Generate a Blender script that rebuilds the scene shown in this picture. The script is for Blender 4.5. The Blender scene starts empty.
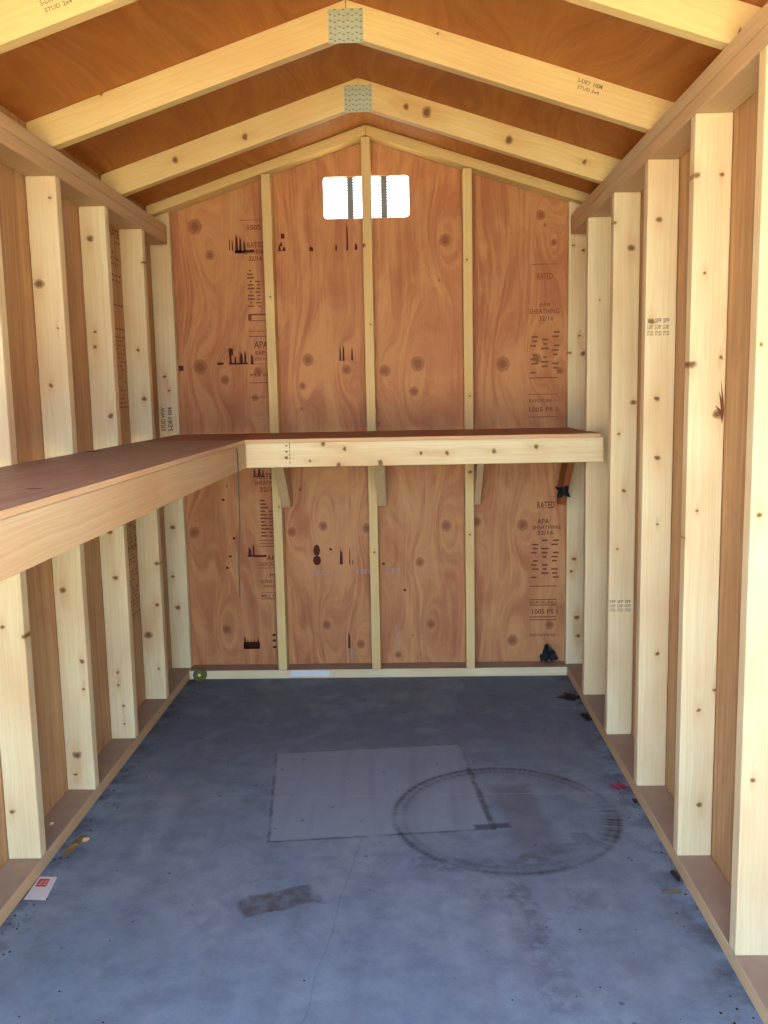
import bpy, bmesh, math, random
from mathutils import Vector, Matrix, Euler, noise as mnoise

random.seed(7)
SC = bpy.context.scene
COL = SC.collection

# ------------------------------------------------------------------ camera
CX, CY, CZ, YAW, PITCH, ROLL, FPX = 0.15316, -3.81819, 1.2199, 0.029305, -0.132661, -0.019905, 891.6


def ray(u, v):
    c, s = math.cos(-ROLL), math.sin(-ROLL)
    u, v = c*u - s*v, s*u + c*v
    x, y, z = u/FPX, 1.0, -v/FPX
    c, s = math.cos(PITCH), math.sin(PITCH)
    y, z = c*y - s*z, s*y + c*z
    c, s = math.cos(YAW), math.sin(YAW)
    return Vector((c*x - s*y, s*x + c*y, z))


fw = ray(0, 0)
rt = (ray(100, 0) - fw).normalized()
fw.normalize()
up = rt.cross(fw)
cam = bpy.data.objects.new('camera', bpy.data.cameras.new('camera'))
cam.data.sensor_fit = 'HORIZONTAL'
cam.data.sensor_width = 36
cam.data.lens = FPX/768*36
cam.data.clip_start = 0.02
COL.objects.link(cam)
cam.matrix_world = Matrix((
    (rt.x, up.x, -fw.x, CX), (rt.y, up.y, -fw.y, CY), (rt.z, up.z, -fw.z, CZ), (0, 0, 0, 1)))
SC.camera = cam

# ------------------------------------------------------------------ light
SC.view_settings.view_transform = 'Standard'
SC.view_settings.look = 'None'
SC.view_settings.exposure = 1.38
SC.view_settings.gamma = 1
SC.view_settings.use_curve_mapping = False
SC.cycles.use_denoising = True
SC.cycles.max_bounces = 10
SC.cycles.diffuse_bounces = 8

w = bpy.data.worlds.new('sky')
SC.world = w
w.use_nodes = True
wn, wl = w.node_tree.nodes, w.node_tree.links
bg = wn['Background']
tc = wn.new('ShaderNodeTexCoord')
sp = wn.new('ShaderNodeSeparateXYZ')
cr = wn.new('ShaderNodeValToRGB')
cr.color_ramp.elements[0].position = 0.0
cr.color_ramp.elements[0].color = (0.80, 0.93, 1.0, 1)
cr.color_ramp.elements[1].position = 0.75
cr.color_ramp.elements[1].color = (0.19, 0.40, 0.80, 1)
e = cr.color_ramp.elements.new(0.22)
e.color = (0.47, 0.72, 1.0, 1)
wl.new(tc.outputs['Generated'], sp.inputs[0])
wl.new(sp.outputs['Z'], cr.inputs[0])
wl.new(cr.outputs[0], bg.inputs[0])
bg.inputs[1].default_value = 3.8

sun = bpy.data.objects.new('sun', bpy.data.lights.new('sun', 'SUN'))
sun.data.energy = 22.0
sun.data.angle = 0.0093
sun.data.color = (1.0, 0.92, 0.72)
COL.objects.link(sun)
sun.rotation_euler = Vector((-0.80, 0.0, 1.0)).to_track_quat('Z', 'Y').to_euler()

# ------------------------------------------------------------------ helpers


def tag(o, label=None, cat=None, group=None, kind=None):
    if label: o['label'] = label
    if cat: o['category'] = cat
    if group: o['group'] = group
    if kind: o['kind'] = kind
    return o


def obj(name, bm, mats, parent=None, loc=(0, 0, 0), rot=(0, 0, 0), smooth=False):
    me = bpy.data.meshes.new(name)
    bmesh.ops.recalc_face_normals(bm, faces=bm.faces)
    bm.to_mesh(me)
    bm.free()
    for m in (mats if isinstance(mats, (list, tuple)) else [mats]):
        me.materials.append(m)
    if smooth:
        for f in me.polygons:
            f.use_smooth = True
    o = bpy.data.objects.new(name, me)
    COL.objects.link(o)
    o.location = loc
    o.rotation_euler = rot
    if parent: o.parent = parent
    return o


def empty(name, loc=(0, 0, 0)):
    o = bpy.data.objects.new(name, None)
    o.empty_display_size = 0.1
    COL.objects.link(o)
    o.location = loc
    return o


def box_bm(x0, x1, y0, y1, z0, z1, bev=0.0025, seg=2, bm=None):
    own = bm is None
    b = bmesh.new()
    vs = [b.verts.new((x, y, z)) for x in (x0, x1) for y in (y0, y1) for z in (z0, z1)]
    for f in ((0, 1, 3, 2), (4, 6, 7, 5), (0, 4, 5, 1), (2, 3, 7, 6), (0, 2, 6, 4), (1, 5, 7, 3)):
        b.faces.new([vs[i] for i in f])
    bmesh.ops.recalc_face_normals(b, faces=b.faces)
    if bev:
        bmesh.ops.bevel(b, geom=b.edges[:], offset=bev, segments=seg, affect='EDGES', profile=0.5)
    if own:
        return b
    me = bpy.data.meshes.new('t')
    b.to_mesh(me)
    b.free()
    bm.from_mesh(me)
    bpy.data.meshes.remove(me)
    return bm


def prism_bm(poly, axis, a0, a1, bev=0.0, bm=None):
    """poly in the plane across axis; axis 'x' -> (y,z), 'y' -> (x,z), 'z' -> (x,y)"""
    b = bm or bmesh.new()
    mk = {'x': lambda p, a: (a, p[0], p[1]), 'y': lambda p, a: (p[0], a, p[1]), 'z': lambda p, a: (p[0], p[1], a)}[axis]
    A = [b.verts.new(mk(p, a0)) for p in poly]
    B = [b.verts.new(mk(p, a1)) for p in poly]
    n = len(poly)
    b.faces.new(A)
    b.faces.new(B[::-1])
    for i in range(n):
        b.faces.new((A[i], B[i], B[(i+1) % n], A[(i+1) % n]))
    bmesh.ops.recalc_face_normals(b, faces=b.faces)
    if bev:
        bmesh.ops.bevel(b, geom=b.edges[:], offset=bev, segments=2, affect='EDGES', profile=0.5)
    return b


# ------------------------------------------------------------------ materials


def srgb(r, g, b):
    f = lambda c: (c/255/12.92) if c/255 <= 0.04045 else ((c/255+0.055)/1.055)**2.4
    return (f(r), f(g), f(b), 1)


def new_mat(name, rough=0.75, spec=0.3):
    m = bpy.data.materials.new(name)
    m.use_nodes = True
    p = m.node_tree.nodes['Principled BSDF']
    p.inputs['Roughness'].default_value = rough
    p.inputs['Specular IOR Level'].default_value = spec
    return m, m.node_tree.nodes, m.node_tree.links, p


def N(n, t, **kw):
    x = n.new(t)
    for k, v in kw.items():
        if k.startswith('i_'):
            x.inputs[k[2:]].default_value = v
        elif k.startswith('n'):
            x.inputs[int(k[1:])].default_value = v
        else:
            setattr(x, k, v)
    return x


def math_(n, l, op, a, b=None, c=None, clamp=False):
    x = n.new('ShaderNodeMath')
    x.operation = op
    x.use_clamp = clamp
    for i, v in enumerate((a, b, c)):
        if v is None: continue
        if isinstance(v, (int, float)): x.inputs[i].default_value = v
        else: l.new(v, x.inputs[i])
    return x.outputs[0]


def mix(n, l, fac, a, b, mode='MIX'):
    x = n.new('ShaderNodeMix')
    x.data_type = 'RGBA'
    x.blend_type = mode
    for s, v in ((x.inputs[0], fac), (x.inputs[6], a), (x.inputs[7], b)):
        if isinstance(v, (int, float, tuple)): s.default_value = v
        else: l.new(v, s)
    return x.outputs[2]


def ramp(n, l, src, stops):
    x = n.new('ShaderNodeValToRGB')
    el = x.color_ramp.elements
    while len(el) < len(stops): el.new(0.5)
    for q, (p, c) in zip(el, stops):
        q.position = p
        q.color = c if isinstance(c, tuple) else (c, c, c, 1)
    l.new(src, x.inputs[0])
    return x.outputs[0]


def noise(n, l, vec, scale=1.0, detail=3.0, rough=0.5, dist=0.0):
    x = n.new('ShaderNodeTexNoise')
    x.inputs['Scale'].default_value = scale
    x.inputs['Detail'].default_value = detail
    x.inputs['Roughness'].default_value = rough
    x.inputs['Distortion'].default_value = dist
    l.new(vec, x.inputs['Vector'])
    return x.outputs['Fac']


def combine(n, l, x, y, z):
    c = n.new('ShaderNodeCombineXYZ')
    for i, v in enumerate((x, y, z)):
        if isinstance(v, (int, float)): c.inputs[i].default_value = v
        else: l.new(v, c.inputs[i])
    return c.outputs[0]


def knot_group():
    g = bpy.data.node_groups.new('knot', 'ShaderNodeTree')
    for nm in ('X', 'Z', 'cx', 'cz', 'r', 'el'):
        g.interface.new_socket(nm, in_out='INPUT', socket_type='NodeSocketFloat')
    for nm in ('bump', 'core', 'ring'):
        g.interface.new_socket(nm, in_out='OUTPUT', socket_type='NodeSocketFloat')
    n, l = g.nodes, g.links
    gi, go = n.new('NodeGroupInput'), n.new('NodeGroupOutput')
    I = gi.outputs
    dx = math_(n, l, 'DIVIDE', math_(n, l, 'SUBTRACT', I['X'], I['cx']), I['r'])
    dz = math_(n, l, 'DIVIDE', math_(n, l, 'SUBTRACT', I['Z'], I['cz']), I['r'])
    dze = math_(n, l, 'DIVIDE', dz, I['el'])
    d2 = math_(n, l, 'ADD', math_(n, l, 'MULTIPLY', dx, dx), math_(n, l, 'MULTIPLY', dze, dze))
    b2 = math_(n, l, 'ADD', math_(n, l, 'MULTIPLY', dx, dx), math_(n, l, 'MULTIPLY', math_(n, l, 'MULTIPLY', dz, dz), 0.12))
    bump = math_(n, l, 'EXPONENT', math_(n, l, 'MULTIPLY', b2, -0.16))
    d = math_(n, l, 'SQRT', d2)
    core = math_(n, l, 'SUBTRACT', 1.25, d, clamp=True)
    core = math_(n, l, 'MULTIPLY', core, 1.5, clamp=True)
    ring = math_(n, l, 'SUBTRACT', 1.0, math_(n, l, 'MULTIPLY', math_(n, l, 'ABSOLUTE', math_(n, l, 'SUBTRACT', d, 0.95)), 3.5), clamp=True)
    l.new(bump, go.inputs[0])
    l.new(core, go.inputs[1])
    l.new(ring, go.inputs[2])
    return g


KG = knot_group()


def knots(n, l, X, Z, ks, el=0.8):
    bump = core = ring = None
    v = combine(n, l, X, 7.0, Z)
    jx = math_(n, l, 'SUBTRACT', noise(n, l, v, 55, 2), 0.5)
    jz = math_(n, l, 'SUBTRACT', noise(n, l, combine(n, l, Z, X, 3.0), 55, 2), 0.5)
    X = math_(n, l, 'MULTIPLY_ADD', jx, 0.012, X)
    Z = math_(n, l, 'MULTIPLY_ADD', jz, 0.012, Z)
    for (kx, kz, kr) in ks:
        g = n.new('ShaderNodeGroup')
        g.node_tree = KG
        l.new(X, g.inputs['X'])
        l.new(Z, g.inputs['Z'])
        g.inputs['cx'].default_value = kx
        g.inputs['cz'].default_value = kz
        g.inputs['r'].default_value = kr
        g.inputs['el'].default_value = el
        if bump is None:
            bump, core, ring = g.outputs
        else:
            bump = math_(n, l, 'ADD', bump, g.outputs[0])
            core = math_(n, l, 'MAXIMUM', core, g.outputs[1])
            ring = math_(n, l, 'MAXIMUM', ring, g.outputs[2])
    return bump, core, ring


def wood_coords(n, l, rot, seed):
    t = n.new('ShaderNodeTexCoord')
    mp = n.new('ShaderNodeMapping')
    mp.inputs['Rotation'].default_value = rot
    l.new(t.outputs['Object'], mp.inputs['Vector'])
    s = n.new('ShaderNodeSeparateXYZ')
    l.new(mp.outputs[0], s.inputs[0])
    return s.outputs[0], s.outputs[1], s.outputs[2]


PALE = (srgb(234, 222, 182), srgb(220, 202, 154))
WARM = (srgb(230, 208, 148), srgb(216, 188, 124))
TAN = (srgb(208, 184, 144), srgb(190, 160, 120))
BENCH = (srgb(222, 202, 164), srgb(202, 172, 130))
KC = srgb(138, 92, 48)


def lumber(name, ks=(), rot=(0, 0, 0), seed=0.0, cols=PALE, pitch=1.0):
    """sawn pine; grain runs along the mapped Z, knots sit in the mapped XZ plane"""
    m, n, l, p = new_mat(name, 0.62, 0.3)
    X, Y, Z = wood_coords(n, l, rot, seed)
    wob = noise(n, l, combine(n, l, math_(n, l, 'ADD', X, seed), Y, math_(n, l, 'MULTIPLY', Z, 0.35)), 4.0, 2)
    g = math_(n, l, 'MULTIPLY_ADD', wob, 0.05, math_(n, l, 'ADD', math_(n, l, 'MULTIPLY', Y, 0.8), X))
    core = None
    if ks:
        bump, core, ring = knots(n, l, X, Z, ks)
        g = math_(n, l, 'MULTIPLY_ADD', bump, 0.012, g)
    gr = noise(n, l, combine(n, l, math_(n, l, 'MULTIPLY', g, 150*pitch), seed, math_(n, l, 'MULTIPLY', Z, 0.6)), 1.0, 2, 0.55)
    fine = noise(n, l, combine(n, l, math_(n, l, 'MULTIPLY', X, 420), math_(n, l, 'MULTIPLY', Y, 420), math_(n, l, 'MULTIPLY', Z, 9)), 1.0, 2, 0.6)
    tone = noise(n, l, combine(n, l, math_(n, l, 'ADD', X, seed*3), Y, math_(n, l, 'MULTIPLY', Z, 0.5)), 5.0, 2)
    gf = ramp(n, l, gr, [(0.34, 0.0), (0.66, 1.0)])
    c = mix(n, l, math_(n, l, 'MULTIPLY', gf, 0.55), cols[0], cols[1])
    c = mix(n, l, math_(n, l, 'MULTIPLY', ramp(n, l, tone, [(0.4, 0.0), (0.7, 1.0)]), 0.45), c, srgb(205, 160, 108))
    c = mix(n, l, math_(n, l, 'MULTIPLY', ramp(n, l, fine, [(0.5, 0.0), (0.8, 1.0)]), 0.25), c, srgb(180, 140, 95))
    if ks:
        c = mix(n, l, math_(n, l, 'MULTIPLY', math_(n, l, 'POWER', bump, 3.0, clamp=True), 0.35, clamp=True), c, srgb(196, 146, 84))
        c = mix(n, l, math_(n, l, 'MULTIPLY', core, 0.75), c, KC)
        c = mix(n, l, math_(n, l, 'MULTIPLY', ring, 0.4), c, srgb(74, 46, 26))
        c = mix(n, l, math_(n, l, 'MULTIPLY', math_(n, l, 'SUBTRACT', core, 0.75, clamp=True), 2.4), c, srgb(84, 52, 30))
    l.new(c, p.inputs['Base Color'])
    b = n.new('ShaderNodeBump')
    b.inputs['Strength'].default_value = 0.15
    b.inputs['Distance'].default_value = 0.001
    l.new(fine, b.inputs['Height'])
    l.new(b.outputs[0], p.inputs['Normal'])
    return m


def plywood(name, c0, c1, c2, ks=(), rot=(0, 0, 0), seed=0.0, freq=26.0, amp=0.11, stretch=0.28, kamp=0.10, contrast=0.8, rough=0.6, specks=True, lines=190.0, lamp=0.32, swath=0.25):
    """rotary cut fir veneer: cathedral figure from contour bands that close round the knots"""
    m, n, l, p = new_mat(name, rough, 0.3)
    X, Y, Z = wood_coords(n, l, rot, seed)
    wob = noise(n, l, combine(n, l, math_(n, l, 'ADD', X, seed), 0.0, math_(n, l, 'MULTIPLY', Z, stretch)), 3.2, 1.5)
    g = math_(n, l, 'MULTIPLY_ADD', wob, amp*6, X)
    if ks:
        bump, core, ring = knots(n, l, X, Z, ks, 1.1)
        g = math_(n, l, 'MULTIPLY_ADD', bump, kamp, g)
    band = noise(n, l, combine(n, l, math_(n, l, 'MULTIPLY', g, freq), seed, math_(n, l, 'MULTIPLY', Z, 0.5)), 1.0, 2, 0.6)
    fine = noise(n, l, combine(n, l, math_(n, l, 'MULTIPLY', X, 160), 0.0, math_(n, l, 'MULTIPLY', Z, 5)), 1.0, 3, 0.6)
    tone = noise(n, l, combine(n, l, X, seed, math_(n, l, 'MULTIPLY', Z, 0.7)), 3.5, 2)
    pale = tuple(min(1, q*1.35) for q in c0[:3]) + (1,)
    c = ramp(n, l, band, [(0.30, c2), (0.5, c1), (0.68, c0)])
    c = mix(n, l, 1-contrast, c, c1)
    sn = math_(n, l, 'SINE', math_(n, l, 'MULTIPLY', g, lines))
    sn = math_(n, l, 'POWER', math_(n, l, 'MULTIPLY_ADD', sn, 0.5, 0.5), 2.2)
    lv = noise(n, l, combine(n, l, X, 2.0, math_(n, l, 'MULTIPLY', Z, 0.8)), 5.0, 2)
    c = mix(n, l, math_(n, l, 'MULTIPLY', math_(n, l, 'MULTIPLY', sn, ramp(n, l, lv, [(0.35, 0.1), (0.6, 1.0)])), lamp), c, pale)
    kr = math_(n, l, 'MULTIPLY', ramp(n, l, lv, [(0.4, 0.0), (0.65, 1.0)]), math_(n, l, 'POWER', math_(n, l, 'MULTIPLY_ADD', math_(n, l, 'SINE', math_(n, l, 'MULTIPLY', g, lines*1.7)), 0.5, 0.5), 3.0))
    c = mix(n, l, math_(n, l, 'MULTIPLY', kr, 0.28), c, c2)
    c = mix(n, l, math_(n, l, 'MULTIPLY', ramp(n, l, tone, [(0.35, 0.0), (0.7, 1.0)]), 0.35), c, c0)
    c = mix(n, l, math_(n, l, 'MULTIPLY', ramp(n, l, fine, [(0.45, 0.0), (0.8, 1.0)]), 0.35), c, c2)
    sw = noise(n, l, combine(n, l, math_(n, l, 'MULTIPLY', g, 2.2), seed+4.0, math_(n, l, 'MULTIPLY', Z, 0.55)), 6.0, 4, 0.6, 0.8)
    c = mix(n, l, math_(n, l, 'MULTIPLY', ramp(n, l, sw, [(0.46, 0.0), (0.62, 1.0)]), swath), c, tuple(min(1, q*k) for q, k in zip(c0[:3], (1.10, 1.22, 1.12))) + (1,))
    c = mix(n, l, math_(n, l, 'MULTIPLY', ramp(n, l, sw, [(0.36, 1.0), (0.46, 0.0)]), swath*0.6), c, c2)
    if ks:
        bp = math_(n, l, 'POWER', bump, 4.0, clamp=True)
        c = mix(n, l, math_(n, l, 'MULTIPLY', bp, 0.4), c, c0)
        c = mix(n, l, math_(n, l, 'MULTIPLY', core, 0.55), c, srgb(134, 72, 40))
        c = mix(n, l, math_(n, l, 'MULTIPLY', ring, 0.35), c, srgb(96, 50, 26))
        c = mix(n, l, math_(n, l, 'MULTIPLY', math_(n, l, 'SUBTRACT', core, 0.8, clamp=True), 2.0), c, srgb(112, 60, 32))
    if specks:
        sv = n.new('ShaderNodeTexVoronoi')
        sv.inputs['Scale'].default_value = 7.0
        l.new(combine(n, l, math_(n, l, 'ADD', X, seed), 0.0, math_(n, l, 'MULTIPLY', Z, 0.8)), sv.inputs['Vector'])
        c = mix(n, l, math_(n, l, 'MULTIPLY', ramp(n, l, sv.outputs['Distance'], [(0.025, 1.0), (0.06, 0.0)]), 0.6), c, srgb(92, 48, 28))
    l.new(c, p.inputs['Base Color'])
    b = n.new('ShaderNodeBump')
    b.inputs['Strength'].default_value = 0.2
    b.inputs['Distance'].default_value = 0.001
    l.new(fine, b.inputs['Height'])
    l.new(b.outputs[0], p.inputs['Normal'])
    return m


def plain(name, col, rough=0.6, metallic=0.0, var=0.15, scale=60, spec=0.4):
    m, n, l, p = new_mat(name, rough, spec)
    t = n.new('ShaderNodeTexCoord')
    f = noise(n, l, t.outputs['Object'], scale, 3)
    d = tuple(c*(1-var*2) for c in col[:3]) + (1,)
    l.new(mix(n, l, f, col, d), p.inputs['Base Color'])
    p.inputs['Metallic'].default_value = metallic
    return m


def sdf_box(n, l, u, v, cu, cv, hu, hv, ang):
    """signed distance (approx.) to a rotated rectangle"""
    du = math_(n, l, 'SUBTRACT', u, cu)
    dv = math_(n, l, 'SUBTRACT', v, cv)
    c, s = math.cos(ang), math.sin(ang)
    a = math_(n, l, 'ADD', math_(n, l, 'MULTIPLY', du, c), math_(n, l, 'MULTIPLY', dv, s))
    b = math_(n, l, 'ADD', math_(n, l, 'MULTIPLY', du, -s), math_(n, l, 'MULTIPLY', dv, c))
    qa = math_(n, l, 'SUBTRACT', math_(n, l, 'ABSOLUTE', a), hu)
    qb = math_(n, l, 'SUBTRACT', math_(n, l, 'ABSOLUTE', b), hv)
    return math_(n, l, 'MAXIMUM', qa, qb), a, b


def below(n, l, d, w):
    """1 where d<0, fading to 0 at w"""
    return math_(n, l, 'SUBTRACT', 1.0, math_(n, l, 'DIVIDE', d, w), clamp=True)


def concrete():
    m, n, l, p = new_mat('concrete_slab', 0.75, 0.25)
    t = n.new('ShaderNodeTexCoord')
    s = n.new('ShaderNodeSeparateXYZ')
    l.new(t.outputs['Object'], s.inputs[0])
    X, Y = s.outputs[0], s.outputs[1]
    v = t.outputs['Object']
    n1 = noise(n, l, v, 2.2, 4, 0.6, 0.6)
    n2 = noise(n, l, v, 11, 4, 0.65)
    n3 = noise(n, l, v, 120, 2, 0.6)
    br = noise(n, l, v, 34, 3, 0.6)
    c = mix(n, l, ramp(n, l, n1, [(0.35, 0.0), (0.65, 1.0)]), srgb(122, 146, 170), srgb(142, 164, 184))
    c = mix(n, l, math_(n, l, 'MULTIPLY', ramp(n, l, n2, [(0.42, 0.0), (0.65, 1.0)]), 0.5), c, srgb(94, 110, 130))
    c = mix(n, l, math_(n, l, 'MULTIPLY', n3, 0.45), c, srgb(92, 104, 124))
    # darker rear third with lobed edge
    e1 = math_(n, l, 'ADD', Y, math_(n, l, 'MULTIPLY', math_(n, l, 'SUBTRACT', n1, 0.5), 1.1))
    rear_dark = ramp(n, l, math_(n, l, 'ADD', e1, 1.5), [(0.30, 0.0), (0.75, 1.0)])
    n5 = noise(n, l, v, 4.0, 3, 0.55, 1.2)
    rear_dark = math_(n, l, 'MULTIPLY', rear_dark, ramp(n, l, n5, [(0.38, 0.35), (0.52, 1.0)]))
    c = mix(n, l, math_(n, l, 'MULTIPLY', rear_dark, 0.62), c, srgb(86, 104, 122))
    # square lighter patch
    d, a, b = sdf_box(n, l, X, Y, 0.031, -1.173, 0.318, 0.308, 0.11)
    jd = math_(n, l, 'ADD', d, math_(n, l, 'MULTIPLY', math_(n, l, 'SUBTRACT', br, 0.5), 0.012))
    c = mix(n, l, math_(n, l, 'MULTIPLY', below(n, l, jd, 0.012), 0.8), c, srgb(136, 156, 176))
    edge = math_(n, l, 'SUBTRACT', 1.0, math_(n, l, 'DIVIDE', math_(n, l, 'ABSOLUTE', jd), 0.009), clamp=True)
    edge = math_(n, l, 'MULTIPLY', edge, ramp(n, l, n2, [(0.35, 0.25), (0.6, 1.0)]))
    c = mix(n, l, math_(n, l, 'MULTIPLY', edge, 0.8), c, srgb(58, 60, 70))
    # darker bar on the right side of the square and its foot
    d, a, b = sdf_box(n, l, X, Y, 0.350, -1.24, 0.003, 0.21, 0.11)
    k = math_(n, l, 'MULTIPLY', below(n, l, d, 0.008), ramp(n, l, br, [(0.35, 0.3), (0.55, 1.0)]))
    c = mix(n, l, math_(n, l, 'MULTIPLY', k, 0.7), c, srgb(50, 52, 62))
    d, a, b = sdf_box(n, l, X, Y, 0.372, -1.43, 0.045, 0.008, 0.11)
    c = mix(n, l, math_(n, l, 'MULTIPLY', below(n, l, d, 0.012), 0.75), c, srgb(50, 52, 62))
    # dull strip right of it
    d, a, b = sdf_box(n, l, X, Y, 0.47, -1.38, 0.045, 0.20, 0.10)
    c = mix(n, l, math_(n, l, 'MULTIPLY', below(n, l, d, 0.03), 0.40), c, srgb(84, 86, 94))
    # streaks running out towards the door
    st = noise(n, l, combine(n, l, math_(n, l, 'MULTIPLY', X, 9), math_(n, l, 'MULTIPLY', Y, 0.9), 0), 1.0, 3, 0.6)
    c = mix(n, l, math_(n, l, 'MULTIPLY', ramp(n, l, st, [(0.5, 0.0), (0.7, 1.0)]), 0.4), c, srgb(98, 112, 134))
    # lower smudge of the scuff and blots in front of it
    for (bx, by, hx_, hy_, an, st_) in ((0.36, -1.63, 0.20, 0.018, 0.0, 0.4), (0.55, -1.56, 0.10, 0.02, 0.6, 0.35), (0.42, -1.85, 0.012, 0.12, 0.1, 0.45), (0.34, -1.80, 0.03, 0.035, 0.0, 0.3), (0.56, -1.80, 0.025, 0.03, 0.0, 0.3), (0.43, -2.05, 0.03, 0.14, 0.15, 0.3)):
        d, a, b = sdf_box(n, l, X, Y, bx, by, hx_, hy_, an)
        d = math_(n, l, 'ADD', d, math_(n, l, 'MULTIPLY', math_(n, l, 'SUBTRACT', n2, 0.5), 0.16))
        c = mix(n, l, math_(n, l, 'MULTIPLY', math_(n, l, 'MULTIPLY', below(n, l, d, 0.02), ramp(n, l, br, [(0.4, 0.2), (0.55, 1.0)])), st_), c, srgb(66, 70, 80))
    # round tyre scuff
    dx = math_(n, l, 'SUBTRACT', X, 0.415)
    dy = math_(n, l, 'SUBTRACT', Y, -1.362)
    ds = math_(n, l, 'SQRT', math_(n, l, 'ADD', math_(n, l, 'MULTIPLY', dx, dx), math_(n, l, 'MULTIPLY', dy, dy)))
    ang = math_(n, l, 'ARCTAN2', dy, dx)
    tread = noise(n, l, combine(n, l, math_(n, l, 'MULTIPLY', ang, 22), 0, 0), 1.0, 1)
    patchy = noise(n, l, combine(n, l, math_(n, l, 'MULTIPLY', ang, 1.3), math_(n, l, 'MULTIPLY', ds, 9), 3.0), 1.0, 2)
    for rr, ww, st in ((0.320, 0.015, 0.9), (0.296, 0.018, 0.5), (0.27, 0.03, 0.12)):
        r_ = math_(n, l, 'SUBTRACT', 1.0, math_(n, l, 'DIVIDE', math_(n, l, 'ABSOLUTE', math_(n, l, 'SUBTRACT', ds, rr)), ww), clamp=True)
        r_ = math_(n, l, 'MULTIPLY', r_, ramp(n, l, patchy, [(0.40, 0.3), (0.56, 1.0)]))
        r_ = math_(n, l, 'MULTIPLY', r_, ramp(n, l, tread, [(0.4, 0.6), (0.6, 1.0)]))
        c = mix(n, l, math_(n, l, 'MULTIPLY', r_, st), c, srgb(46, 46, 54))
    # right-hand heavier sector of the scuff
    r_ = math_(n, l, 'SUBTRACT', 1.0, math_(n, l, 'DIVIDE', math_(n, l, 'ABSOLUTE', math_(n, l, 'SUBTRACT', ds, 0.30)), 0.04), clamp=True)
    sec = math_(n, l, 'SUBTRACT', 1.0, math_(n, l, 'ABSOLUTE', math_(n, l, 'MULTIPLY', math_(n, l, 'ADD', ang, 0.15), 1.6)), clamp=True)
    r_ = math_(n, l, 'MULTIPLY', math_(n, l, 'MULTIPLY', r_, sec), ramp(n, l, tread, [(0.42, 0.2), (0.58, 1.0)]))
    c = mix(n, l, math_(n, l, 'MULTIPLY', r_, 0.95), c, srgb(44, 46, 54))
    # brown smear
    d, a, b = sdf_box(n, l, X, Y, -0.185, -1.805, 0.088, 0.036, 0.42)
    d = math_(n, l, 'ADD', d, math_(n, l, 'MULTIPLY', math_(n, l, 'SUBTRACT', n2, 0.5), 0.09))
    c = mix(n, l, math_(n, l, 'MULTIPLY', below(n, l, d, 0.014), ramp(n, l, br, [(0.3, 0.35), (0.6, 0.8)])), c, srgb(74, 74, 74))
    # chalky seam across and a hairline crack
    sd = math_(n, l, 'ABSOLUTE', math_(n, l, 'ADD', Y, math_(n, l, 'MULTIPLY_ADD', X, -0.02, 1.235)))
    c = mix(n, l, math_(n, l, 'MULTIPLY', math_(n, l, 'SUBTRACT', 1.0, math_(n, l, 'DIVIDE', sd, 0.005), clamp=True), 0.22), c, srgb(178, 180, 180))
    wv = noise(n, l, combine(n, l, 0, math_(n, l, 'MULTIPLY', Y, 7), 0), 1.0, 3)
    cd = math_(n, l, 'ABSOLUTE', math_(n, l, 'SUBTRACT', X, math_(n, l, 'MULTIPLY_ADD', wv, 0.03, math_(n, l, 'MULTIPLY_ADD', Y, 0.105, 0.145))))
    cm = math_(n, l, 'SUBTRACT', 1.0, math_(n, l, 'DIVIDE', cd, 0.003), clamp=True)
    cm = math_(n, l, 'MULTIPLY', cm, below(n, l, math_(n, l, 'ADD', Y, 1.50), 0.01))
    c = mix(n, l, math_(n, l, 'MULTIPLY', cm, 0.3), c, srgb(66, 68, 78))
    # dirt along the walls + specks
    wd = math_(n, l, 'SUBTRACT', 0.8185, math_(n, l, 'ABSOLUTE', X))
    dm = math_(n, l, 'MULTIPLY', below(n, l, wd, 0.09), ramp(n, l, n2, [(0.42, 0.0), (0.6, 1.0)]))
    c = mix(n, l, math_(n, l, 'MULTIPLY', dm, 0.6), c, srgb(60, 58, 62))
    sv = n.new('ShaderNodeTexVoronoi')
    sv.inputs['Scale'].default_value = 9.0
    l.new(v, sv.inputs['Vector'])
    c = mix(n, l, math_(n, l, 'MULTIPLY', ramp(n, l, sv.outputs['Distance'], [(0.03, 1.0), (0.07, 0.0)]), 0.6), c, srgb(62, 62, 70))
    l.new(c, p.inputs['Base Color'])
    bb = n.new('ShaderNodeBump')
    bb.inputs['Strength'].default_value = 0.12
    bb.inputs['Distance'].default_value = 0.002
    l.new(math_(n, l, 'ADD', n3, n2), bb.inputs['Height'])
    l.new(bb.outputs[0], p.inputs['Normal'])
    return m


# ------------------------------------------------------------------ dimensions
W = 0.8185          # inner faces of the side studs
SI = 0.9055         # inner face of the side sheathing
HT = 1.8379         # underside of the double top plate
HP = HT + 0.076
ZA, M = 2.2848, 0.3251
ZB = 1.0636         # bench height
YF = -3.66          # front wall
S = 0.4064
BF = -0.6342
sy = lambda i: -(0.0611 + (S*i - 0.019 if i else -0.012))
zt = lambda x: ZA - M*abs(x)
SL = math.atan(M)
SEC = math.sqrt(1+M*M)

# ------------------------------------------------------------------ ground and slab
gm = plain('dry_ground', srgb(208, 186, 138), 0.9, var=0.08, scale=3)
tag(obj('ground', box_bm(-14, 14, -18, 8, -0.16, -0.06, 0), gm), kind='structure')
tag(obj('floor', box_bm(-0.95, 0.95, -3.9, 0.05, -0.06, 0.0, 0), concrete()), kind='structure')

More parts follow.
